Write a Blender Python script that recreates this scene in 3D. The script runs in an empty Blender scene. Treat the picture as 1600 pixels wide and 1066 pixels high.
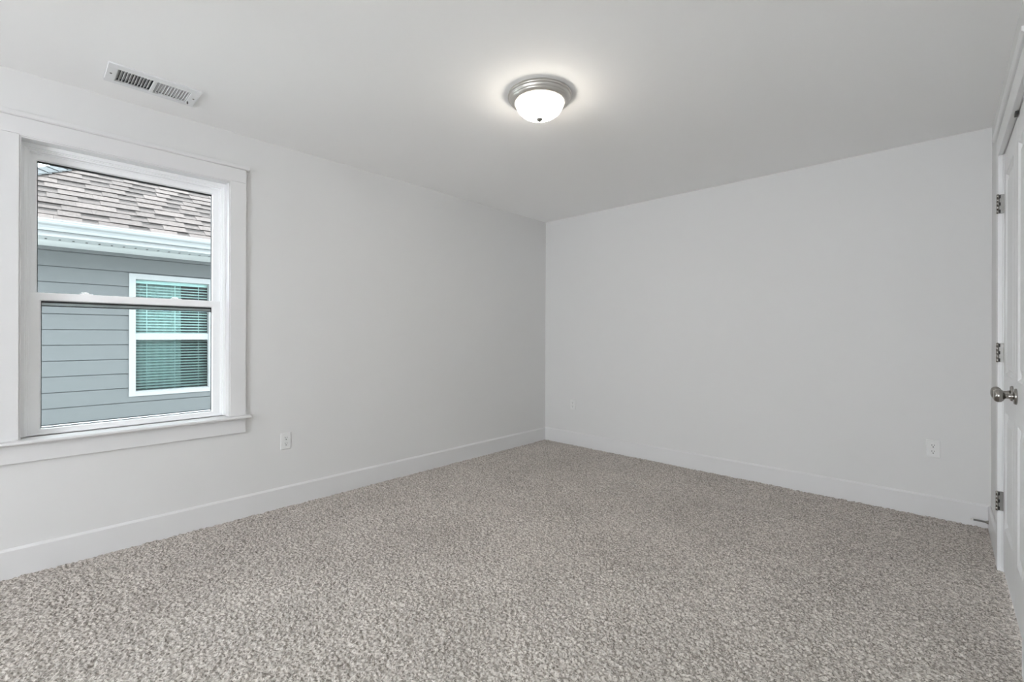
import bpy, math, random
import numpy as np
from mathutils import Matrix, Vector

S = bpy.context.scene
C = S.collection
random.seed(7)

# ------------------------------------------------------------------ camera
CX, CZ = 3.2545, 1.1652
R = Vector((0.72965, 0.683816, 0.0025325))
U = Vector((-0.001997, -0.0015726, 0.999997))
F = Vector((-0.683817, 0.729653, -0.0002))
cam_d = bpy.data.cameras.new('camera')
cam = bpy.data.objects.new('camera', cam_d)
C.objects.link(cam)
cam.matrix_world = Matrix(((R.x, U.x, -F.x, CX), (R.y, U.y, -F.y, 0.0), (R.z, U.z, -F.z, CZ), (0, 0, 0, 1)))
cam_d.sensor_width = 36.0
cam_d.lens = 716.31 / 1600 * 36
cam_d.shift_y = (524.935 - 533) / 1600
cam_d.clip_start = 0.02
S.camera = cam

# ------------------------------------------------------------------ view, sky, lights
S.view_settings.view_transform = 'Standard'
S.view_settings.look = 'None'
S.view_settings.gamma = 1.0
S.view_settings.exposure = 0.04
S.view_settings.use_curve_mapping = False
S.cycles.transparent_max_bounces = 32
S.cycles.diffuse_bounces = 8
S.cycles.max_bounces = 16

wd = bpy.data.worlds.new('overcast_sky')
S.world = wd
wd.use_nodes = True
bg = wd.node_tree.nodes['Background']
bg.inputs['Color'].default_value = (0.89, 0.945, 1.0, 1)
bg.inputs['Strength'].default_value = 13.0


def area_light(name, loc, rot, sx, sy, power, col):
    l = bpy.data.lights.new(name, 'AREA')
    l.shape = 'RECTANGLE'
    l.size, l.size_y, l.energy, l.color = sx, sy, power, col
    o = bpy.data.objects.new(name, l)
    o.location, o.rotation_euler = loc, rot
    C.objects.link(o)
    return o


LAMP = 37.0                         # glow of the ceiling light's glass
L, W, H = 4.024, 3.476, 2.44       # room length, width, height
YF = -3.8                           # wall behind the camera
# added fill lamp outside fill_window, both made up to brighten the room
area_light('fill_light_behind', (2.35, YF - 0.16, 1.45), (math.radians(90), 0, 0), 1.6, 1.3, 58.0, (0.975, 0.975, 1.0))

# ------------------------------------------------------------------ materials
def new_mat(name):
    m = bpy.data.materials.new(name)
    m.use_nodes = True
    nt = m.node_tree
    return m, nt, nt.nodes['Principled BSDF']


def plain(name, col, rough=0.5, metal=0.0, spec=0.5, bump=0.0, bscale=200.0, var=0.0, vscale=3.0):
    m, nt, b = new_mat(name)
    b.inputs['Base Color'].default_value = (*col, 1)
    b.inputs['Roughness'].default_value = rough
    b.inputs['Metallic'].default_value = metal
    b.inputs['Specular IOR Level'].default_value = spec
    tc = nt.nodes.new('ShaderNodeTexCoord')
    if var:
        n = nt.nodes.new('ShaderNodeTexNoise')
        n.inputs['Scale'].default_value = vscale
        n.inputs['Detail'].default_value = 4
        nt.links.new(tc.outputs['Object'], n.inputs['Vector'])
        mx = nt.nodes.new('ShaderNodeMix')
        mx.data_type = 'RGBA'
        mx.inputs['A'].default_value = (*[c * (1 - var) for c in col], 1)
        mx.inputs['B'].default_value = (*[min(1, c * (1 + var)) for c in col], 1)
        nt.links.new(n.outputs['Fac'], mx.inputs['Factor'])
        nt.links.new(mx.outputs['Result'], b.inputs['Base Color'])
    if bump:
        n = nt.nodes.new('ShaderNodeTexNoise')
        n.inputs['Scale'].default_value = bscale
        n.inputs['Detail'].default_value = 3
        nt.links.new(tc.outputs['Object'], n.inputs['Vector'])
        bp = nt.nodes.new('ShaderNodeBump')
        bp.inputs['Strength'].default_value = bump
        bp.inputs['Distance'].default_value = 0.002
        nt.links.new(n.outputs['Fac'], bp.inputs['Height'])
        nt.links.new(bp.outputs['Normal'], b.inputs['Normal'])
    return m


M = {}
M['wall'] = plain('wall_paint', (0.72, 0.72, 0.718), 0.75, spec=0.25, bump=0.05, bscale=260)
M['ceiling'] = plain('ceiling_paint', (0.92, 0.92, 0.92), 0.9, spec=0.15, bump=0.06, bscale=180)
M['trim'] = plain('trim_paint', (0.73, 0.73, 0.735), 0.35, spec=0.45)
M['door'] = plain('door_paint', (0.73, 0.73, 0.735), 0.38, spec=0.45, bump=0.03, bscale=90)
M['vinyl'] = plain('white_vinyl', (0.94, 0.95, 0.96), 0.32, spec=0.5)
M['gasket'] = plain('black_gasket', (0.015, 0.017, 0.018), 0.5)
M['nickel'] = plain('brushed_nickel', (0.36, 0.345, 0.325), 0.22, metal=1.0, bump=0.05, bscale=400)
M['pan'] = plain('satin_nickel_pan', (0.62, 0.60, 0.57), 0.36, metal=1.0, bump=0.04, bscale=400)
M['hinge'] = plain('satin_nickel_hinge', (0.24, 0.235, 0.225), 0.42, metal=1.0, bump=0.1, bscale=500)
M['iron'] = plain('dark_steel', (0.05, 0.05, 0.05), 0.4, metal=0.6)
M['dark'] = plain('dark_slot', (0.01, 0.01, 0.01), 0.6)
M['plastic'] = plain('white_plastic', (0.76, 0.765, 0.76), 0.3)
M['rubber'] = plain('white_rubber', (0.75, 0.75, 0.73), 0.6)
M['vent'] = plain('white_enamel', (0.80, 0.81, 0.82), 0.4)
M['duct'] = plain('galvanised_duct', (0.09, 0.10, 0.11), 0.5)
M['ext_trim'] = plain('exterior_white', (0.185, 0.192, 0.194), 0.45)
M['gutter'] = plain('gutter_aluminium', (0.128, 0.135, 0.137), 0.4)
M['soffit'] = plain('soffit_vinyl', (0.39, 0.405, 0.41), 0.5)
M['vented'] = plain('vented_soffit', (0.25, 0.265, 0.27), 0.5)
M['blind'] = plain('blind_slat', (0.86, 0.88, 0.87), 0.45)
M['curtain'] = plain('curtain_cloth', (0.44, 0.465, 0.455), 0.9, var=0.06, vscale=12)
M['room_dark'] = plain('dim_room', (0.16, 0.18, 0.18), 0.9)
M['sheathing'] = plain('lap_shade_sheathing', (0.05, 0.055, 0.06), 0.9)  # dark colour puts shade into the gaps between siding boards
M['ground'] = plain('side_yard', (0.34, 0.34, 0.31), 0.95, var=0.25, vscale=2.0)


def siding_mat():
    m, nt, b = new_mat('grey_siding')
    tc = nt.nodes.new('ShaderNodeTexCoord')
    mp = nt.nodes.new('ShaderNodeMapping')
    mp.inputs['Scale'].default_value = (1, 3.0, 60.0)
    nt.links.new(tc.outputs['Object'], mp.inputs['Vector'])
    n = nt.nodes.new('ShaderNodeTexNoise')
    n.inputs['Scale'].default_value = 3.0
    n.inputs['Detail'].default_value = 5
    nt.links.new(mp.outputs['Vector'], n.inputs['Vector'])
    r = nt.nodes.new('ShaderNodeMix')
    r.data_type = 'RGBA'
    r.inputs['A'].default_value = (0.056, 0.0605, 0.062, 1)
    r.inputs['B'].default_value = (0.066, 0.0705, 0.072, 1)
    nt.links.new(n.outputs['Fac'], r.inputs['Factor'])
    nt.links.new(r.outputs['Result'], b.inputs['Base Color'])
    bp = nt.nodes.new('ShaderNodeBump')
    bp.inputs['Strength'].default_value = 0.25
    bp.inputs['Distance'].default_value = 0.002
    nt.links.new(n.outputs['Fac'], bp.inputs['Height'])
    nt.links.new(bp.outputs['Normal'], b.inputs['Normal'])
    b.inputs['Roughness'].default_value = 0.7
    return m


def shingle_mat(name, col):
    m, nt, b = new_mat(name)
    at = nt.nodes.new('ShaderNodeAttribute')
    at.attribute_name = 'tone'
    tc = nt.nodes.new('ShaderNodeTexCoord')
    n = nt.nodes.new('ShaderNodeTexNoise')
    n.inputs['Scale'].default_value = 70.0
    n.inputs['Detail'].default_value = 3
    nt.links.new(tc.outputs['Object'], n.inputs['Vector'])
    mr = nt.nodes.new('ShaderNodeMapRange')
    mr.inputs['From Min'].default_value = 0.25
    mr.inputs['From Max'].default_value = 0.75
    mr.inputs['To Min'].default_value = 0.45
    mr.inputs['To Max'].default_value = 1.6
    nt.links.new(n.outputs['Fac'], mr.inputs['Value'])
    mu = nt.nodes.new('ShaderNodeMath')
    mu.operation = 'MULTIPLY'
    nt.links.new(mr.outputs['Result'], mu.inputs[0])
    nt.links.new(at.outputs['Fac'], mu.inputs[1])
    vm = nt.nodes.new('ShaderNodeVectorMath')
    vm.operation = 'SCALE'
    vm.inputs[0].default_value = col
    nt.links.new(mu.outputs['Value'], vm.inputs['Scale'])
    nt.links.new(vm.outputs['Vector'], b.inputs['Base Color'])
    b.inputs['Roughness'].default_value = 0.95
    b.inputs['Specular IOR Level'].default_value = 0.2
    return m


def glass_mat(name, tint, refl=1.0):
    m = bpy.data.materials.new(name)
    m.use_nodes = True
    nt = m.node_tree
    nt.nodes.clear()
    out = nt.nodes.new('ShaderNodeOutputMaterial')
    tr = nt.nodes.new('ShaderNodeBsdfTransparent')
    tr.inputs['Color'].default_value = (*tint, 1)
    gl = nt.nodes.new('ShaderNodeBsdfGlossy')
    gl.inputs['Roughness'].default_value = 0.0
    gl.inputs['Color'].default_value = (refl, refl, refl, 1)
    fr = nt.nodes.new('ShaderNodeFresnel')
    fr.inputs['IOR'].default_value = 1.45
    mx = nt.nodes.new('ShaderNodeMixShader')
    nt.links.new(fr.outputs['Fac'], mx.inputs['Fac'])
    nt.links.new(tr.outputs['BSDF'], mx.inputs[1])
    nt.links.new(gl.outputs['BSDF'], mx.inputs[2])
    nt.links.new(mx.outputs['Shader'], out.inputs['Surface'])
    return m


def screen_mat(name, dim):
    m = bpy.data.materials.new(name)
    m.use_nodes = True
    nt = m.node_tree
    nt.nodes.clear()
    out = nt.nodes.new('ShaderNodeOutputMaterial')
    tr = nt.nodes.new('ShaderNodeBsdfTransparent')
    tr.inputs['Color'].default_value = (dim, dim, dim, 1)   # open weave: each face passes part of the light
    nt.links.new(tr.outputs['BSDF'], out.inputs['Surface'])
    return m


def carpet_mat():
    m, nt, b = new_mat('cut_pile_carpet')
    tc = nt.nodes.new('ShaderNodeTexCoord')
    v = nt.nodes.new('ShaderNodeTexVoronoi')
    v.inputs['Scale'].default_value = 190.0
    nt.links.new(tc.outputs['Object'], v.inputs['Vector'])
    sep = nt.nodes.new('ShaderNodeSeparateColor')
    nt.links.new(v.outputs['Color'], sep.inputs['Color'])
    cr = nt.nodes.new('ShaderNodeValToRGB')
    e = cr.color_ramp.elements
    e[0].position, e[0].color = 0.0, (0.225, 0.205, 0.185, 1)
    e[1].position, e[1].color = 1.0, (0.67, 0.630, 0.585, 1)
    k = cr.color_ramp.elements.new(0.45)
    k.color = (0.475, 0.443, 0.408, 1)
    nt.links.new(sep.outputs['Red'], cr.inputs['Fac'])
    n = nt.nodes.new('ShaderNodeTexNoise')
    n.inputs['Scale'].default_value = 2.2
    n.inputs['Detail'].default_value = 3
    nt.links.new(tc.outputs['Object'], n.inputs['Vector'])
    mr = nt.nodes.new('ShaderNodeMapRange')
    mr.inputs['From Min'].default_value = 0.3
    mr.inputs['From Max'].default_value = 0.7
    mr.inputs['To Min'].default_value = 0.93
    mr.inputs['To Max'].default_value = 1.07
    nt.links.new(n.outputs['Fac'], mr.inputs['Value'])
    vm = nt.nodes.new('ShaderNodeVectorMath')
    vm.operation = 'SCALE'
    nt.links.new(cr.outputs['Color'], vm.inputs[0])
    nt.links.new(mr.outputs['Result'], vm.inputs['Scale'])
    nt.links.new(vm.outputs['Vector'], b.inputs['Base Color'])
    b.inputs['Roughness'].default_value = 1.0
    b.inputs['Specular IOR Level'].default_value = 0.0
    return m


def lit_glass_mat():
    m, nt, b = new_mat('lit_alabaster_glass')
    b.inputs['Base Color'].default_value = (0.9, 0.86, 0.78, 1)
    b.inputs['Roughness'].default_value = 0.3
    tc = nt.nodes.new('ShaderNodeTexCoord')
    n = nt.nodes.new('ShaderNodeTexNoise')
    n.inputs['Scale'].default_value = 9.0
    n.inputs['Distortion'].default_value = 1.5
    nt.links.new(tc.outputs['Object'], n.inputs['Vector'])
    mx = nt.nodes.new('ShaderNodeMix')
    mx.data_type = 'RGBA'
    mx.inputs['A'].default_value = (1.0, 0.90, 0.74, 1)
    mx.inputs['B'].default_value = (1.0, 0.96, 0.89, 1)
    nt.links.new(n.outputs['Fac'], mx.inputs['Factor'])
    sp = nt.nodes.new('ShaderNodeSeparateXYZ')
    nt.links.new(tc.outputs['Object'], sp.inputs['Vector'])
    mr = nt.nodes.new('ShaderNodeMapRange')          # the glass glows less towards its rim, away from the bulbs
    mr.inputs['From Min'].default_value = -0.042
    mr.inputs['From Max'].default_value = -0.075
    mr.inputs['To Min'].default_value = 2.0
    mr.inputs['To Max'].default_value = LAMP
    nt.links.new(sp.outputs['Z'], mr.inputs['Value'])
    nt.links.new(mr.outputs['Result'], b.inputs['Emission Strength'])
    nt.links.new(mx.outputs['Result'], b.inputs['Emission Color'])
    return m


M['siding'] = siding_mat()
M['shingle'] = shingle_mat('asphalt_shingle', (0.062, 0.0505, 0.0465))
M['hipcap'] = shingle_mat('hip_cap_shingle', (0.052, 0.055, 0.057))
M['glass'] = glass_mat('window_glass', (0.93, 0.965, 0.965), 0.8)
M['tinted'] = glass_mat('neighbour_glass', (0.80, 0.905, 0.895), 0.35)
M['screen'] = screen_mat('insect_screen_mesh', 0.965)
M['darkscreen'] = screen_mat('dark_insect_screen_mesh', 0.87)
M['carpet'] = carpet_mat()
M['litglass'] = lit_glass_mat()


# ------------------------------------------------------------------ mesh builder
class MB:
    def __init__(self):
        self.v, self.f, self.t, self.sm = [], [], [], []

    def add(self, vs, fs, tone=1.0, smooth=False):
        n = len(self.v)
        self.v += [tuple(p) for p in vs]
        for f in fs:
            self.f.append([i + n for i in f])
            self.t.append(tone)
            self.sm.append(smooth)
        return self

    def box(self, x0, x1, y0, y1, z0, z1, tone=1.0):
        vs = [(x, y, z) for x in (x0, x1) for y in (y0, y1) for z in (z0, z1)]
        return self.add(vs, [(0, 1, 3, 2), (4, 6, 7, 5), (0, 4, 5, 1), (2, 3, 7, 6), (0, 2, 6, 4), (1, 5, 7, 3)], tone)

    def hexa(self, a, b, tone=1.0):
        """solid between two 4-point loops in matching order"""
        return self.add(list(a) + list(b), [(3, 2, 1, 0), (4, 5, 6, 7), (0, 1, 5, 4), (1, 2, 6, 5), (2, 3, 7, 6), (3, 0, 4, 7)], tone)

    def prism(self, pts, axis, lo, hi, tone=1.0):
        """closed outline pts (2D) extruded along axis 'x','y' or 'z'"""
        def mk(p, h):
            return {'x': (h, p[0], p[1]), 'y': (p[0], h, p[1]), 'z': (p[0], p[1], h)}[axis]
        n = len(pts)
        vs = [mk(p, lo) for p in pts] + [mk(p, hi) for p in pts]
        fs = [list(range(n))[::-1], list(range(n, 2 * n))]
        fs += [(i, (i + 1) % n, n + (i + 1) % n, n + i) for i in range(n)]
        return self.add(vs, fs, tone)

    def lathe(self, prof, origin, axis=(0, 0, 1), seg=48, smooth=True, cap=True):
        ax = Vector(axis).normalized()
        u = ax.orthogonal().normalized()
        w = ax.cross(u)
        o = Vector(origin)
        n = len(prof)
        vs = []
        for k in range(seg):
            a = 2 * math.pi * k / seg
            d = u * math.cos(a) + w * math.sin(a)
            for r, h in prof:
                vs.append(o + d * r + ax * h)
        fs = []
        for k in range(seg):
            k2 = (k + 1) % seg
            for i in range(n - 1):
                fs.append((k * n + i, k2 * n + i, k2 * n + i + 1, k * n + i + 1))
        self.add(vs, fs, 1.0, smooth)
        if cap:
            base = len(self.v)
            for i in (0, n - 1):
                if prof[i][0] > 1e-6:
                    self.v += [tuple(o + (u * math.cos(2 * math.pi * k / seg) + w * math.sin(2 * math.pi * k / seg)) * prof[i][0] + ax * prof[i][1]) for k in range(seg)]
                    self.f.append(list(range(base, base + seg)))
                    self.t.append(1.0)
                    self.sm.append(False)
                    base += seg
        return self

    def frame(self, x0, x1, yi0, yi1, zi0, zi1, wl, wr=None, wb=None, wt=None):
        """rectangular ring in the y-z plane around the inner rectangle"""
        wr = wl if wr is None else wr
        wb = wl if wb is None else wb
        wt = wl if wt is None else wt
        yo0, yo1, zo0, zo1 = yi0 - wl, yi1 + wr, zi0 - wb, zi1 + wt
        o = [(yo0, zo0), (yo1, zo0), (yo1, zo1), (yo0, zo1)]
        i = [(yi0, zi0), (yi1, zi0), (yi1, zi1), (yi0, zi1)]
        vs = [(x, *p) for x in (x0, x1) for p in o] + [(x, *p) for x in (x0, x1) for p in i]
        fs = []
        for k in range(4):
            k2 = (k + 1) % 4
            fs += [(4 + k, 4 + k2, 12 + k2, 12 + k), (k2, k, 8 + k, 8 + k2), (k, k2, 4 + k2, 4 + k), (8 + k2, 8 + k, 12 + k, 12 + k2)]
        return self.add(vs, fs)

    def build(self, name, mat, parent=None, bevel=0.0, bseg=2, keep_tone=False):
        off = Vector((0, 0, 0))
        q = parent
        while q is not None:
            off += q.location
            q = q.parent
        me = bpy.data.meshes.new(name)
        vs = [(p[0] - off.x, p[1] - off.y, p[2] - off.z) for p in self.v]
        me.from_pydata(vs, [], self.f)
        me.polygons.foreach_set('use_smooth', self.sm)
        if keep_tone:
            at = me.attributes.new('tone', 'FLOAT', 'FACE')
            at.data.foreach_set('value', self.t)
        import bmesh
        bm = bmesh.new()
        bm.from_mesh(me)
        bmesh.ops.remove_doubles(bm, verts=bm.verts, dist=1e-6) if not keep_tone else None
        bmesh.ops.recalc_face_normals(bm, faces=bm.faces)
        bm.to_mesh(me)
        bm.free()
        me.materials.append(mat)
        o = bpy.data.objects.new(name, me)
        C.objects.link(o)
        if parent is not None:
            o.parent = parent
        if bevel:
            b = o.modifiers.new('bevel', 'BEVEL')
            b.width, b.segments, b.limit_method = bevel, bseg, 'ANGLE'
            b.angle_limit = math.radians(40)
        return o


def tag(o, label=None, cat=None, group=None, kind=None):
    for k, v in (('label', label), ('category', cat), ('group', group), ('kind', kind)):
        if v:
            o[k] = v
    return o


def empty(name, loc, label, cat, group=None, kind=None):
    o = bpy.data.objects.new(name, None)
    o.empty_display_size = 0.1
    o.location = loc
    C.objects.link(o)
    return tag(o, label, cat, group, kind)


# ------------------------------------------------------------------ room shell
# floor: cut-pile carpet as a fine displaced surface
def make_floor():
    st = 0.0036
    x0, x1, y0, y1 = -0.01, W + 0.03, YF - 0.02, L + 0.01
    nx, ny = int((x1 - x0) / st), int((y1 - y0) / st)
    rng = np.random.default_rng(3)

    def smooth(a, s):
        fx = np.fft.fftfreq(a.shape[0])[:, None]
        fy = np.fft.rfftfreq(a.shape[1])[None, :]
        g = np.exp(-2 * (math.pi * s) ** 2 * (fx ** 2 + fy ** 2))
        b = np.fft.irfft2(np.fft.rfft2(a) * g, s=a.shape)
        return b / b.std()
    wn = rng.standard_normal((nx, ny))
    h = 0.0026 * smooth(wn, 0.9) + 0.0008 * smooth(rng.standard_normal((nx, ny)), 3.0) + 0.0006 * smooth(rng.standard_normal((nx, ny)), 40.0)
    h = np.clip(h, -0.006, 0.005)
    xs = np.linspace(x0, x1, nx)
    ys = np.linspace(y0, y1, ny)
    co = np.empty((nx, ny, 3), np.float32)
    co[..., 0] = xs[:, None] + rng.normal(0, 0.0008, (nx, ny))
    co[..., 1] = ys[None, :] + rng.normal(0, 0.0008, (nx, ny))
    co[..., 2] = h
    idx = np.arange(nx * ny, dtype=np.int32).reshape(nx, ny)
    q = np.stack([idx[:-1, :-1], idx[1:, :-1], idx[1:, 1:], idx[:-1, 1:]], -1).reshape(-1, 4)
    me = bpy.data.meshes.new('floor')
    me.vertices.add(nx * ny)
    me.vertices.foreach_set('co', co.ravel())
    me.loops.add(q.size)
    me.loops.foreach_set('vertex_index', q.ravel())
    me.polygons.add(len(q))
    me.polygons.foreach_set('loop_start', np.arange(0, q.size, 4, dtype=np.int32))
    me.polygons.foreach_set('use_smooth', np.ones(len(q), bool))
    me.update(calc_edges=True)
    me.materials.append(M['carpet'])
    o = bpy.data.objects.new('floor', me)
    C.objects.link(o)
    return tag(o, 'taupe cut-pile wall-to-wall carpet covering the floor', 'floor', kind='structure')


make_floor()

OY0, OY1, OZ0, OZ1 = -0.013, 0.884, 0.645, 2.124          # window_1 rough opening
T = 0.15
b = MB()
b.box(-T, 0, YF - T, OY0, -0.25, H + 0.2)
b.box(-T, 0, OY1, L + T, -0.25, H + 0.2)
b.box(-T, 0, OY0, OY1, -0.25, OZ0 - 0.012)
b.box(-T, 0, OY0, OY1, OZ1, H + 0.2)
tag(b.build('wall_left', M['wall']), 'white painted left wall holding the window', 'wall', kind='structure')
b = MB().box(0, W, L, L + T, -0.25, H + 0.2)
tag(b.build('wall_back', M['wall']), 'plain white far wall with two outlets', 'wall', kind='structure')

DY0, DY1, DZ = 2.352, 3.327, 2.073                         # closet door opening
b = MB()
b.box(W + 0.06, W + 0.16, YF - T, L + T, -0.25, H + 0.2)
b.box(W, W + 0.06, YF - T, DY0 - 0.02, -0.25, H + 0.2)
b.box(W, W + 0.06, DY1 + 0.02, L + T, -0.25, H + 0.2)
b.box(W, W + 0.06, DY0 - 0.02, DY1 + 0.02, DZ + 0.02, H + 0.2)
tag(b.build('wall_right', M['wall']), 'white right wall with the closet doors', 'wall', kind='structure')
WX0, WX1, WZ0, WZ1 = 1.55, 3.15, 0.8, 2.1  # opening cut for the added fill window
b = MB()
b.box(0, WX0, YF - T, YF, -0.25, H + 0.2)
b.box(WX1, W, YF - T, YF, -0.25, H + 0.2)
b.box(WX0, WX1, YF - T, YF, -0.25, WZ0)
b.box(WX0, WX1, YF - T, YF, WZ1, H + 0.2)
tag(b.build('wall_front', M['wall']), 'white wall behind the viewpoint', 'wall', kind='structure')

# ceiling with the duct hole of the vent
VX0, VX1, VY0, VY1 = 0.240, 0.388, 0.306, 0.606
b = MB()
b.box(0, VX0, YF, L, H, H + 0.2)
b.box(VX1, W, YF, L, H, H + 0.2)
b.box(VX0, VX1, YF, VY0, H, H + 0.2)
b.box(VX0, VX1, VY1, L, H, H + 0.2)
tag(b.build('ceiling', M['ceiling']), 'smooth white painted ceiling', 'ceiling', kind='structure')


def base_prof(s=1, o=0.0):
    return [(o, -0.012), (o + s * 0.014, -0.012), (o + s * 0.014, 0.130), (o + s * 0.006, 0.141), (o, 0.141)]


tag(MB().prism(base_prof(), 'y', YF, L).build('baseboard_left', M['trim'], bevel=0.0015), 'white baseboard along the left wall', 'baseboard', kind='structure')
p2 = [(L - a, z) for a, z in base_prof()]
tag(MB().prism(p2, 'x', 0.0, W).build('baseboard_back', M['trim'], bevel=0.0015), 'white baseboard along the far wall', 'baseboard', kind='structure')
p3 = [(W - a, z) for a, z in base_prof()]
tag(MB().prism(p3, 'y', DY1 + 0.0905, L).build('baseboard_right', M['trim'], bevel=0.0015), 'short white baseboard between far corner and closet casing', 'baseboard', kind='structure')

# ------------------------------------------------------------------ window_1
w1 = empty('window_1', (0, 0.436, 0.645), 'white double-hung window with casing and stool in the left wall', 'window', kind='structure')
CO0, CO1 = OY0 - 0.089, OY1 + 0.089
mb = MB().box(0, 0.018, CO0, OY0, 0.655, 2.130)
mb.build('side_casing', M['trim'], w1, bevel=0.002)
mb = MB().box(0, 0.018, OY1, CO1, 0.655, 2.130)
mb.build('side_casing', M['trim'], w1, bevel=0.002)
mb = MB().box(0, 0.0185, CO0, CO1, 2.1305, 2.213)
mb.box(0, 0.0185, OY0, OY1, 2.124, 2.1308)
mb.build('head_casing', M['trim'], w1, bevel=0.0015)
MB().prism([(0, 2.213), (0.026, 2.213), (0.032, 2.219), (0.032, 2.236), (0, 2.236)], 'y', CO0 - 0.016, CO1 + 0.017).build('head_cap', M['trim'], w1, bevel=0.002)
# stool with bullnose
nose = [(0.030, 0.638)] + [(0.050 + 0.0085 * math.cos(a), 0.6465 + 0.0085 * math.sin(a)) for a in [math.radians(d) for d in range(-90, 91, 20)]] + [(0.0, 0.655), (0.0, 0.638)]
mb = MB().prism(nose, 'y', CO0 - 0.024, CO1 + 0.024)
mb.box(-0.075, 0.0, OY0, OY1, 0.636, 0.655)
mb.build('stool', M['trim'], w1, bevel=0.002)
MB().box(0, 0.018, CO0, CO1, 0.545, 0.638).build('apron', M['trim'], w1, bevel=0.003)
# wood jamb extension
mb = MB()
JT = 0.006
mb.box(-0.055, 0.013, OY0, OY0 + JT, 0.655, OZ1)
mb.box(-0.055, 0.013, OY1 - JT, OY1, 0.655, OZ1)
mb.box(-0.055, 0.013, OY0 + JT, OY1 - JT, OZ1 - JT, OZ1)
mb.build('jamb', M['trim'], w1, bevel=0.001)
# vinyl frame: stepped lips and the tracks
mb = MB()
A0, A1, AT = OY0 + JT, OY1 - JT, OZ1 - JT
mb.frame(-0.066, -0.055, OY0 + 0.019, OY1 - 0.019, 0.657, OZ1 - 0.024, 0.0189, 0.0189, 0.0, 0.0239)
mb.frame(-0.074, -0.066, OY0 + 0.026, OY1 - 0.026, 0.660, OZ1 - 0.029, 0.026, 0.026, 0.012, 0.029)
mb.frame(-0.150, -0.074, OY0 + 0.034, OY1 - 0.030, 0.664, OZ1 - 0.036, 0.034, 0.030, 0.020, 0.036)
mb.frame(-0.104, -0.100, OY0 + 0.040, OY1 - 0.036, 1.380, OZ1 - 0.042, 0.008)
mb.build('window_frame', M['vinyl'], w1, bevel=0.0012)


def sash(name, x0, x1, yg0, yg1, zg0, zg1, sl, sr, rb, rt):
    m = MB()
    m.frame(x0 + 0.004, x1, yg0, yg1, zg0, zg1, sl, sr, rb, rt)
    # glazing bead sloping back to the glass
    xm = x1 - 0.016
    o = [(yg0, zg0), (yg1, zg0), (yg1, zg1), (yg0, zg1)]
    i = [(yg0 + 0.005, zg0 + 0.004), (yg1 - 0.005, zg0 + 0.004), (yg1 - 0.005, zg1 - 0.004), (yg0 + 0.005, zg1 - 0.004)]
    vs = [(x1 - 0.003, *q) for q in o] + [(xm, *q) for q in i]
    m.add(vs, [(k, (k + 1) % 4, 4 + (k + 1) % 4, 4 + k) for k in range(4)])
    s = m.build(name, M['vinyl'], w1, bevel=0.0012)
    MB().box(xm - 0.014, xm - 0.010, yg0 - 0.004, yg1 + 0.004, zg0 - 0.004, zg1 + 0.004).build('pane', M['glass'], s)
    g = MB()
    g.frame(xm - 0.0095, xm - 0.0005, yg0 + 0.0075, yg1 - 0.0075, zg0 + 0.0065, zg1 - 0.0125, 0.004, 0.004, 0.004, 0.010)
    g.build('gasket', M['gasket'], s)
    return s


us = sash('upper_sash', -0.134, -0.108, 0.044, 0.822, 1.376, 2.058, 0.026, 0.036, 0.060, 0.030)
MB().box(-0.128, -0.1085, 0.044, 0.822, 1.3105, 1.3155).build('weatherstrip', M['gasket'], us)
ls = sash('lower_sash', -0.106, -0.078, 0.058, 0.815, 0.684, 1.341, 0.040, 0.043, 0.026, 0.036)
for yc in (0.233, 0.628):
    m = MB().box(-0.1095, -0.084, yc - 0.026, yc + 0.026, 1.377, 1.3825)
    m.lathe([(0.0, 0.0), (0.011, 0.0), (0.011, 0.006), (0.004, 0.008), (0, 0.008)], (-0.097, yc, 1.3825), seg=20)
    m.box(-0.102, -0.092, yc - 0.020, yc + 0.004, 1.385, 1.390)
    m.build('sash_lock', M['vinyl'], ls, bevel=0.001)
m = MB().frame(-0.149, -0.143, 0.050, 0.826, 0.688, 1.36, 0.014)
sf = m.build('screen_frame', M['vinyl'], w1)
MB().box(-0.1470, -0.1455, 0.048, 0.828, 0.686, 1.362).build('screen_mesh', M['screen'], sf)

# fill_window behind the viewpoint: unseen plain frame added for the fill lamp
m = MB()
m.box(WX0, WX0 + 0.04, YF - 0.12, YF - 0.06, WZ0, WZ1)
m.box(WX1 - 0.04, WX1, YF - 0.12, YF - 0.06, WZ0, WZ1)
m.box(WX0 + 0.04, WX1 - 0.04, YF - 0.12, YF - 0.06, WZ0, WZ0 + 0.04)
m.box(WX0 + 0.04, WX1 - 0.04, YF - 0.12, YF - 0.06, WZ1 - 0.04, WZ1)
tag(m.build('fill_window', M['vinyl']), 'white window frame added unseen behind the viewpoint for fill light', 'window', kind='structure')

# ------------------------------------------------------------------ closet doors and their trim
XF = W + 0.004                      # door faces
tr = empty('trim_1', (W, 2.84, 0), 'white casing with flat head cap around the closet doors', 'door trim', kind='structure')
m = MB().box(W - 0.018, W, DY1, DY1 + 0.089, 0.0, DZ + 0.005)
m.build('side_casing', M['trim'], tr, bevel=0.002)
m = MB().box(W - 0.018, W, DY0 - 0.089, DY0, 0.0, DZ + 0.005)
m.build('side_casing', M['trim'], tr, bevel=0.002)
m = MB().box(W - 0.0185, W, DY0 - 0.089, DY1 + 0.089, DZ + 0.0055, 2.168)
m.box(W - 0.0185, W, DY0, DY1, DZ - 0.003, DZ + 0.006)
m.build('head_casing', M['trim'], tr, bevel=0.0015)
m = MB().prism([(W, 2.168), (W - 0.026, 2.168), (W - 0.033, 2.174), (W - 0.033, 2.190), (W, 2.190)], 'y', DY0 - 0.106, DY1 + 0.106)
m.build('head_cap', M['trim'], tr, bevel=0.002)
m = MB()
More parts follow.
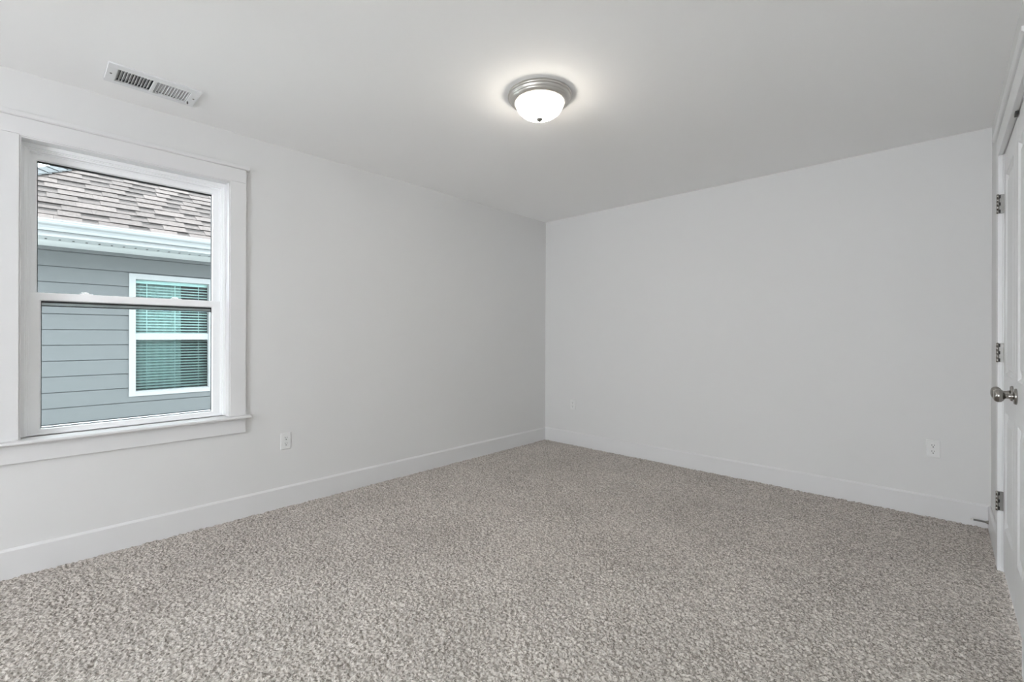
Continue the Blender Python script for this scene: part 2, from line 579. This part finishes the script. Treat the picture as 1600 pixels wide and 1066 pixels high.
m.box(W, W + 0.06, DY1, DY1 + 0.02, 0.0, DZ + 0.02)
m.box(W, W + 0.06, DY0 - 0.02, DY0, 0.0, DZ + 0.02)
m.box(W, W + 0.06, DY0, DY1, DZ, DZ + 0.02)
m.build('jamb', M['trim'], tr)


def panel_door(name, y0, y1, panels, label):
    z0, z1 = 0.014, DZ - 0.005
    m = MB()
    m.box(XF + 0.010, XF + 0.034, y0, y1, z0, z1)
    py0, py1 = panels[0][0], panels[0][1]
    m.box(XF, XF + 0.011, y0, py0, z0, z1)
    m.box(XF, XF + 0.011, py1, y1, z0, z1)
    zc = z0
    for q in panels:
        m.box(XF, XF + 0.011, py0, py1, zc, q[2])
        zc = q[3]
    m.box(XF, XF + 0.011, py0, py1, zc, z1)

    def ring(ya, yb, za, zb, xa, d, xb):
        o = [(ya, za), (yb, za), (yb, zb), (ya, zb)]
        i = [(ya + d, za + d), (yb - d, za + d), (yb - d, zb - d), (ya + d, zb - d)]
        m.add([(xa, *q) for q in o] + [(xb, *q) for q in i], [(k, (k + 1) % 4, 4 + (k + 1) % 4, 4 + k) for k in range(4)])
    for ya, yb, za, zb in panels:
        ring(ya, yb, za, zb, XF + 0.0005, 0.014, XF + 0.0095)
        ring(ya + 0.022, yb - 0.022, za + 0.022, zb - 0.022, XF + 0.0099, 0.026, XF + 0.0025)
        m.box(XF + 0.0025, XF + 0.0105, ya + 0.048, yb - 0.048, za + 0.048, zb - 0.048)
    d = m.build(name, M['door'], bevel=0.0008, bseg=1)
    return tag(d, label, 'door', kind='structure')


YM = 2.842
PZ = lambda a, b_: [(a, b_, 0.235, 0.800), (a, b_, 0.985, 1.955)]
d1 = panel_door('door_1', YM + 0.0018, DY1 - 0.003, PZ(YM + 0.085, DY1 - 0.075), 'white two-panel closet door hinged beside the far corner')
d2 = panel_door('door_2', DY0 + 0.003, YM - 0.0018, PZ(DY0 + 0.085, YM - 0.085), 'white two-panel closet door cut by the picture edge, nearest the viewpoint')


def knob(y, parent):
    k = MB()
    k.lathe([(0.0, 0.0), (0.033, 0.0), (0.033, 0.005), (0.030, 0.009), (0.016, 0.0095), (0.0, 0.0095)], (XF, y, 0.920), (-1, 0, 0), 40)
    ro = k.build('rose', M['nickel'], parent)
    prof = [(0.0135, 0.009), (0.0125, 0.014), (0.0105, 0.020), (0.0105, 0.030), (0.014, 0.034), (0.021, 0.038), (0.0262, 0.044), (0.0275, 0.051),
            (0.0262, 0.058), (0.0215, 0.064), (0.012, 0.0675), (0.0, 0.0685)]
    MB().lathe(prof, (XF, y, 0.920), (-1, 0, 0), 40).build('knob', M['nickel'], ro)


knob(YM - 0.052, d2)
knob(YM + 0.085, d1)
for zc in (1.827, 1.087, 0.349):
    h = MB()
    # leaf on the casing edge, then the barrel with its knuckles
    h.box(W - 0.0165, XF - 0.0005, DY1 - 0.0032, DY1 - 0.0004, zc - 0.0475, zc + 0.0475)
    hg = h.build('hinge', M['hinge'], d1, bevel=0.0006)
    hb = MB()
    for k in range(5):
        hb.lathe([(0.0052, 0.0), (0.0052, 0.0182)], (W - 0.0185, DY1 - 0.006, zc - 0.0475 + 0.019 * k + 0.0004), seg=16)
    hb.lathe([(0.0034, 0.0), (0.0034, 0.096), (0.002, 0.098), (0, 0.098)], (W - 0.0185, DY1 - 0.006, zc - 0.0478), seg=12)
    hb.build('hinge_barrel', M['nickel'], hg)
    hs = MB()
    for dz in (0.036, 0.0, -0.036):
        hs.box(W - 0.0135, W - 0.0085, DY1 - 0.0042, DY1 - 0.0030, zc + dz - 0.008, zc + dz + 0.008)
    hs.build('knuckle_gap_shade', M['dark'], hg)  # black blocks stand in for the shaded cuts between knuckles
# ball catch at the door head
m = MB().box(W - 0.0085, W + 0.0015, YM - 0.128, YM - 0.088, DZ - 0.016, DZ - 0.0032)
m.build('ball_catch', M['iron'], tr, bevel=0.001)

# ------------------------------------------------------------------ ceiling light
lx, ly = 1.700, 1.868
cl = empty('ceiling_light', (lx, ly, H), 'lit flush-mount ceiling light with frosted glass bowl and nickel rim', 'light fixture')
MB().lathe([(0.0, 0.0), (0.164, 0.0), (0.165, -0.004), (0.167, -0.007), (0.1685, -0.010), (0.1685, -0.014), (0.166, -0.017), (0.1615, -0.018), (0.161, -0.022), (0.156, -0.032), (0.1545, -0.033), (0.154, -0.034), (0.153, -0.038), (0.148, -0.041), (0.1475, -0.042), (0.140, -0.047), (0.133, -0.049), (0.127, -0.048), (0.124, -0.030), (0.0, -0.028)],
           (lx, ly, H), seg=96, cap=False).build('metal_pan', M['pan'], cl)
dome = [(0.126 * math.cos(math.radians(a)) ** 0.85, -0.042 - 0.082 * math.sin(math.radians(a))) for a in range(0, 90, 5)] + [(0.0, -0.124)]
MB().lathe(dome, (lx, ly, H), seg=96, cap=False).build('glass_bowl', M['litglass'], cl)
MB().lathe([(0.0, -0.120), (0.0165, -0.1245), (0.0178, -0.129), (0.014, -0.134), (0.008, -0.137), (0.007, -0.141), (0.003, -0.144), (0.0, -0.1445)], (lx, ly, H), seg=32, cap=False).build('finial', M['nickel'], cl)

# ------------------------------------------------------------------ ceiling vent
vt = empty('ceiling_vent', (0.322, 0.456, H), 'white two-way ceiling air register above the window', 'air vent')
m = MB()
zt = H - 0.0085
ox0, ox1, oy0, oy1 = 0.211, 0.430, 0.271, 0.641
m.box(ox0, VX0 + 0.001, oy0, oy1, zt, H)
m.box(VX1 - 0.003, ox1, oy0, oy1, zt, H)
m.box(VX0 + 0.001, VX1 - 0.003, oy0, VY0 + 0.004, zt, H)
m.box(VX0 + 0.001, VX1 - 0.003, VY1 - 0.004, oy1, zt, H)
m.box(VX0 + 0.001, VX1 - 0.003, 0.446, 0.462, zt, H)
m.build('face_frame', M['vent'], vt, bevel=0.0025)
m = MB()
for y0, y1, s in ((0.311, 0.445, 1), (0.463, 0.601, -1)):
    n = 11
    for k in range(n):
        yc = y0 + (k + 0.5) * (y1 - y0) / n
        dy, dz = (0.0062 if s > 0 else 0.0048) * s, 0.0085
        a = [(VX0 - 0.001, yc - dy - 0.0008, H - 0.003), (VX1 + 0.001, yc - dy - 0.0008, H - 0.003), (VX1 + 0.001, yc - dy + 0.0008, H - 0.003), (VX0 - 0.001, yc - dy + 0.0008, H - 0.003)]
        c = [(x, y + 2 * dy, z + 2 * dz) for x, y, z in a]
        m.hexa(a, c)
m.build('louvers', M['vent'], vt)
m = MB()
m.box(VX0 - 0.001, VX0 + 0.001, VY0, VY1, H + 0.002, H + 0.19)
m.box(VX1 - 0.001, VX1 + 0.001, VY0, VY1, H + 0.002, H + 0.19)
m.box(VX0, VX1, VY0 - 0.001, VY0 + 0.001, H + 0.002, H + 0.19)
m.box(VX0, VX1, VY1 - 0.001, VY1 + 0.001, H + 0.002, H + 0.19)
m.box(VX0, VX1, VY0, VY1, H + 0.188, H + 0.192)
m.build('duct_box', M['duct'], vt)
for y in (0.289, 0.624):
    MB().lathe([(0.0045, 0.0), (0.0045, -0.0015), (0.003, -0.0026), (0, -0.0028)], (0.32, y, zt), seg=16).build('screw', M['hinge'], vt)
MB().box(0.262, 0.270, 0.606, 0.6115, zt - 0.012, zt + 0.001).build('damper_lever', M['hinge'], vt)

# ------------------------------------------------------------------ wall outlets
def outlet(o_, n_, t_, label):
    """o_: centre on the wall, n_: wall normal, t_: horizontal direction along the wall"""
    o_, n_, t_ = Vector(o_), Vector(n_), Vector(t_)
    up = Vector((0, 0, 1))
    root = empty('wall_outlet', o_, label, 'outlet', 'duplex wall outlets')

    def blk(m_, a0, a1, z0, z1, d0, d1):
        A = [o_ + t_ * a + up * z + n_ * d0 for a, z in ((a0, z0), (a1, z0), (a1, z1), (a0, z1))]
        B = [q + n_ * (d1 - d0) for q in A]
        m_.hexa(A, B)
    p_ = MB()
    a, h_ = 0.035, 0.0572
    A = [o_ + t_ * sx + up * sz for sx, sz in ((-a, -h_), (a, -h_), (a, h_), (-a, h_))]
    B = [o_ + t_ * sx + up * sz + n_ * 0.0058 for sx, sz in ((-a + 0.004, -h_ + 0.004), (a - 0.004, -h_ + 0.004), (a - 0.004, h_ - 0.004), (-a + 0.004, h_ - 0.004))]
    p_.hexa(A, B)
    p_.build('cover_plate', M['plastic'], root, bevel=0.0012)
    for s in (-1, 1):
        r_ = MB()
        pts = []
        for k in range(24):
            an = 2 * math.pi * k / 24
            pts.append((0.0168 * math.cos(an), max(-0.0142, min(0.0142, 0.0175 * math.sin(an)))))
        vs = [o_ + t_ * x + up * (z + s * 0.0195) + n_ * d for d in (0.0056, 0.0076) for x, z in pts]
        n = len(pts)
        r_.add(vs, [list(range(n))[::-1], list(range(n, 2 * n))] + [(i, (i + 1) % n, n + (i + 1) % n, n + i) for i in range(n)])
        rc = r_.build('receptacle', M['plastic'], root)
        sl = MB()
        zc = s * 0.0195
        blk(sl, -0.0076, -0.0050, zc + 0.0005, zc + 0.0085, 0.0070, 0.0079)
        blk(sl, 0.0050, 0.0076, zc + 0.0015, zc + 0.0080, 0.0070, 0.0079)
        sl.lathe([(0.0, 0.0), (0.0031, 0.0), (0.0031, 0.0009), (0, 0.0009)], o_ + up * (zc - 0.0075) + n_ * 0.0070, n_, 14)
        sl.build('slots', M['dark'], rc)
    MB().lathe([(0.003, 0.0), (0.003, 0.001), (0, 0.0014)], o_ + n_ * 0.0056, n_, 12).build('screw', M['rubber'], root)
    return root


outlet((0, 1.224, 0.446), (1, 0, 0), (0, 1, 0), 'white wall outlet on the window wall, between the window and the far corner')
outlet((3.216, L, 0.442), (0, -1, 0), (1, 0, 0), 'white wall outlet on the far wall close to the closet doors')
outlet((0.380, L, 0.433), (0, -1, 0), (1, 0, 0), 'small white wall outlet on the far wall just right of the room corner')

# ------------------------------------------------------------------ door stop
ds = empty('door_stop', (W - 0.014, 3.962, 0.052), 'silver spring door stop sticking out of the baseboard near the closet', 'door stop')
MB().lathe([(0.0, 0.0), (0.0115, 0.0), (0.0105, 0.004), (0.006, 0.012), (0.0045, 0.016), (0, 0.016)], (W - 0.014, 3.962, 0.052), (-1, 0, 0), 24).build('base', M['nickel'], ds)
prof = [(0.0, 0.014)]
k = 0.014
while k < 0.066:
    prof += [(0.0048, k), (0.0060, k + 0.0008), (0.0048, k + 0.0016)]
    k += 0.0018
prof += [(0.0, k)]
MB().lathe(prof, (W - 0.014, 3.962, 0.052), (-1, 0, 0), 16).build('spring', M['hinge'], ds)
MB().lathe([(0.0, 0.064), (0.0058, 0.064), (0.0060, 0.072), (0.0045, 0.0765), (0.0, 0.077)], (W - 0.014, 3.962, 0.052), (-1, 0, 0), 20).build('rubber_tip', M['rubber'], ds)

# ------------------------------------------------------------------ the house next door
NX = -4.2
NY0, NY1 = -0.19, 10.2
GZ = -0.55
tag(MB().box(-16, -T, -8, 14, GZ - 0.1, GZ).build('ground', M['ground']), 'side yard between the two houses', 'ground', kind='structure')
nh = empty('neighbour_house', (NX - 4, 5, GZ), 'grey lap-sided house with brown shingle hip roof outside the window', 'house')
WY0, WY1, WZb, WZt = 0.910, 1.800, 0.386, 1.940
m = MB()
m.box(NX - 0.12, NX - 0.006, NY0, WY0 + 0.02, GZ, 2.30)
m.box(NX - 0.12, NX - 0.006, WY1 - 0.02, NY1, GZ, 2.30)
m.box(NX - 0.12, NX - 0.006, WY0 + 0.02, WY1 - 0.02, GZ, WZb + 0.02)
m.box(NX - 0.12, NX - 0.006, WY0 + 0.02, WY1 - 0.02, WZt - 0.02, 2.30)
m.box(NX - 8.4, NX - 0.12, NY0, NY0 + 0.12, GZ, 2.30)
m.box(NX - 8.4, NX - 0.12, NY1 - 0.12, NY1, GZ, 2.30)
m.box(NX - 8.4, NX - 8.28, NY0 + 0.12, NY1 - 0.12, GZ, 2.30)
m.build('wall', M['sheathing'], nh)
# lap siding
m = MB()
lap = 0.1818


def board(y0, y1, z0, z1, zb):
    def th(z):
        return 0.016 - 0.010 * (z - zb) / (lap + 0.02)
    a = [(NX - 0.007, y0, z0), (NX + th(z0), y0, z0), (NX + th(z1), y0, z1), (NX - 0.007, y0, z1)]
    m.hexa(a, [(x, y1, z) for x, _, z in a])


zb = 0.137 - 4 * lap
while zb < 2.17:
    z1 = min(zb + lap - 0.009, 2.2)
    if z1 < WZb + 0.02 or zb > WZt - 0.03:
        js = [NY0, 1.60 + 1.1 * random.random(), 4.6, 7.4, NY1]
        if z1 < WZb:
            js = [NY0, 3.2, 6.0, NY1]
        for a_, b_ in zip(js[:-1], js[1:]):
            board(a_ + 0.0008, b_ - 0.0008, zb, z1, zb)
    else:
        board(NY0, WY0 + 0.01, zb, z1, zb)
        board(WY1 - 0.01, 4.9, zb, z1, zb)
        board(4.902, NY1, zb, z1, zb)
        if zb < WZb:
            board(WY0 + 0.01, WY1 - 0.01, zb, WZb + 0.01, zb)
        if z1 > WZt:
            board(WY0 + 0.01, WY1 - 0.01, WZt - 0.01, z1, zb)
    zb += lap
m.build('lap_siding', M['siding'], nh)
MB().box(NX - 0.02, NX + 0.022, NY0 - 0.022, NY0 + 0.09, GZ, 2.18).build('corner_board', M['ext_trim'], nh)

# eaves
EX = -3.40                                                 # fascia face
SZ = 2.178
MB().box(NX - 0.02, EX - 0.55 + 0.22, -0.95, 11.0, SZ, SZ + 0.012).build('soffit', M['soffit'], nh)
m = MB().box(EX - 0.33, EX - 0.02, -0.95, 11.0, SZ, SZ + 0.012)
vs_ = m.build('vent_strip', M['vented'], nh)
m = MB()
y = -0.9
while y < 6.0:
    if y < 3.0:
        MB().box(EX - 0.27, EX - 0.20, y, y + 0.018, SZ - 0.0012, SZ + 0.001).build('vent_slot', M['dark'], vs_)
    y += 0.1055
MB().box(EX - 0.02, EX, -0.97, 11.0, SZ - 0.006, 2.31).build('fascia', M['ext_trim'], nh)
gp = [(EX, 2.222), (EX + 0.070, 2.222), (EX + 0.074, 2.250), (EX + 0.082, 2.266), (EX + 0.102, 2.284), (EX + 0.108, 2.300), (EX + 0.108, 2.316), (EX + 0.112, 2.318), (EX + 0.112, 2.334),
      (EX + 0.100, 2.334), (EX + 0.098, 2.300), (EX + 0.066, 2.230), (EX + 0.004, 2.230), (EX + 0.004, 2.334), (EX, 2.334)]
MB().prism(gp, 'y', -0.99, 11.0).build('gutter', M['gutter'], nh)

# roof body: hip roof
SL = 0.70
RX, RZ = -3.36, 2.345                                      # lower edge of the shingles
HY = -0.986 + (RX + 3.33) * -1.0                           # hip corner
D_ = 5.0
y1r = 11.0
A_ = [(RX, HY, RZ), (RX, y1r, RZ), (RX - 2 * D_, y1r, RZ), (RX - 2 * D_, HY, RZ)]
ra, rb_ = (RX - D_, HY + D_, RZ + SL * D_), (RX - D_, y1r - D_, RZ + SL * D_)
m = MB()
dn = -0.03
vs = [(x, y, z + dn) for x, y, z in A_] + [(ra[0], ra[1], ra[2] + dn), (rb_[0], rb_[1], rb_[2] + dn)]
m.add(vs, [(0, 1, 5, 4), (1, 2, 5), (2, 3, 4, 5), (3, 0, 4), (3, 2, 1, 0)], 0.75)
rf = m.build('roof', M['shingle'], nh, keep_tone=True)
# laminated shingle courses on the slope facing our window
cs = 1 / math.sqrt(1 + SL * SL)
sn = SL * cs
nrm = Vector((sn, 0, cs))


def on_roof(s_, y, h_):
    return Vector((RX - s_ * cs, y, RZ - 0.03 + s_ * sn)) + nrm * h_


def slab(y0, y1, s0, s1, h0, h1, hb, tone):
    """tab from s0 (butt edge, thickness h0) to s1 (h1)"""
    y0a, y0b = max(y0, HY + s0 * cs), max(y0, HY + s1 * cs)
    if y1 <= y0b + 0.004:
        return
    top = [on_roof(s0, y0a, h0), on_roof(s0, y1, h0), on_roof(s1, y1, h1), on_roof(s1, y0b, h1)]
    bot = [on_roof(s0, y0a, hb), on_roof(s0, y1, hb), on_roof(s1, y1, hb), on_roof(s1, y0b, hb)]
    n_ = len(m.v)
    m.v += [tuple(q) for q in bot + top]
    for f_, t_ in (((4, 5, 6, 7), tone), ((0, 1, 5, 4), tone * 0.22), ((1, 2, 6, 5), tone * 0.5), ((3, 0, 4, 7), tone * 0.5)):  # butt and side faces toned darker, shade put into the shingle colour
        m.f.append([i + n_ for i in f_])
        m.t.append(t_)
        m.sm.append(False)


m = MB()
EXPO = 0.1435
rr = random.Random(11)
for c in range(-1, 26):
    s0 = c * EXPO if c >= 0 else -0.012
    s1 = s0 + EXPO + 0.03
    if c < 0:
        continue
    y = HY + max(0, s0 * cs) - 0.3 * rr.random()
    yend = 5.2
    h_lo = 0.017
    while y < yend:
        wg = rr.choice([0.13, 0.17, 0.22, 0.27]) * rr.uniform(0.85, 1.15)
        tone = rr.uniform(0.86, 1.12)
        # lower layer, visible in the gap between tabs
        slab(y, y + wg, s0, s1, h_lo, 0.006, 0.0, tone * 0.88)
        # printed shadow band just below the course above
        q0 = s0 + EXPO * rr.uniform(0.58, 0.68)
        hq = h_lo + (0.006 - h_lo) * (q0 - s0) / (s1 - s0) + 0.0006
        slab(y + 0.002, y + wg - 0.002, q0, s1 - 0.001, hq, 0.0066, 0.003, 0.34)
        y += wg
        nt_ = rr.choice([1, 1, 1, 2])
        for _ in range(nt_):
            wt = rr.choice([0.16, 0.21, 0.27, 0.33]) * rr.uniform(0.85, 1.15)
            t2 = rr.uniform(0.90, 1.20)
            slab(y, y + wt - 0.0015, s0 - 0.004, s1, h_lo + 0.006, 0.009, 0.0, t2)
            y += wt
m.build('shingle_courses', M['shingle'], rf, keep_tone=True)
# hip caps: folded pieces straddling the hip line
m = MB()
hd = Vector((-1, 1, SL)).normalized()
wa = Vector((0, 1, 0)) - hd * hd.y                          # across, on our slope
wa.normalize()
wb = Vector((-1, 0, 0)) - hd * (-hd.x)
wb.normalize()
h0 = Vector((RX, HY, RZ + 0.006))
for k in range(46):
    a0 = h0 + hd * (0.14 * k - 0.02) + Vector((0, 0, 0.020))
    a1 = h0 + hd * (0.14 * k + 0.17) + Vector((0, 0, 0.006))
    t_ = rr.uniform(0.9, 1.1)
    for wv in (wa, wb):
        wl = wv * 0.135
        top = [a0, a0 + wl, a1 + wl, a1]
        bot = [q - Vector((0, 0, 0.010)) for q in top]
        m.hexa(bot, top, t_)
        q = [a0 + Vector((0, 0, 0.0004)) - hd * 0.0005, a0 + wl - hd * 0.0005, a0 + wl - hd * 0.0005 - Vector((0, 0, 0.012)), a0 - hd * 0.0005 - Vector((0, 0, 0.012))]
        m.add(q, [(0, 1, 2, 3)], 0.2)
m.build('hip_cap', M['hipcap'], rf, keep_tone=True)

# the window of that house
nw = MB()
nw.frame(NX - 0.03, NX + 0.026, WY0 + 0.066, WY1 - 0.032, WZb + 0.050, WZt - 0.070, 0.066, 0.032, 0.050, 0.070)
win = nw.build('window', M['ext_trim'], nh, bevel=0.003)
gy0, gy1 = 0.976, 1.768
m = MB()
m.frame(NX - 0.055, NX - 0.028, gy0 + 0.004, gy1 - 0.004, 1.186, WZt - 0.074, 0.030)
m.box(NX - 0.02, NX + 0.008, gy0, gy1, 1.101, 1.185)
m.frame(NX - 0.020, NX + 0.004, gy0 + 0.006, gy1 - 0.010, WZb + 0.066, 1.1015, 0.022)
m.build('sash', M['ext_trim'], win)
MB().box(NX - 0.044, NX - 0.040, gy0, gy1, 1.18, WZt - 0.07).build('pane', M['tinted'], win)
MB().box(NX - 0.012, NX - 0.008, gy0, gy1, WZb + 0.055, 1.11).build('pane', M['tinted'], win)
MB().box(NX + 0.0008, NX + 0.0024, gy0, gy1, WZb + 0.055, 1.105).build('screen_mesh', M['darkscreen'], win)

bl = empty('window_blind', (NX - 0.10, 1.37, WZt - 0.07), 'white horizontal slat blind inside the window of the house next door', 'blind')
m = MB().box(NX - 0.13, NX - 0.075, 0.965, 1.778, WZt - 0.11, WZt - 0.07)
m.build('headrail', M['blind'], bl)
m = MB()
z = WZb + 0.055
while z < WZt - 0.12:
    a = [(NX - 0.122, 0.968, z + 0.0065), (NX - 0.080, 0.968, z - 0.0075), (NX - 0.080, 0.968, z - 0.005), (NX - 0.122, 0.968, z + 0.009)]
    m.hexa(a, [(x_, 1.775, z_) for x_, _, z_ in a])
    z += 0.0375
m.build('slats', M['blind'], bl)
for yc in (1.10, 1.40, 1.668):
    MB().box(NX - 0.0785, NX - 0.0775, yc - 0.003, yc + 0.003, WZb + 0.045, WZt - 0.09).build('ladder_cord', M['blind'], bl)
ct = MB()
ys = np.linspace(0.93, 1.49, 60)
xo = [NX - 0.19 + 0.018 * math.sin(2 * math.pi * (y_ - 0.93) / 0.085) for y_ in ys]
vs = [(xo[i] + d, ys[i], z) for d in (0.0, -0.004) for z in (0.20, 2.02) for i in range(60)]
fs = []
for i in range(59):
    fs += [(i, i + 1, 60 + i + 1, 60 + i), (120 + i + 1, 120 + i, 180 + i, 180 + i + 1), (i + 1, i, 120 + i, 120 + i + 1), (60 + i, 60 + i + 1, 180 + i + 1, 180 + i)]
fs += [(0, 60, 180, 120), (59, 119, 179, 239)]
ct.add(vs, fs, 1.0, True)
cu = ct.build('curtain', M['curtain'])
tag(cu, 'pale curtain behind the blind of the house next door', 'curtain')
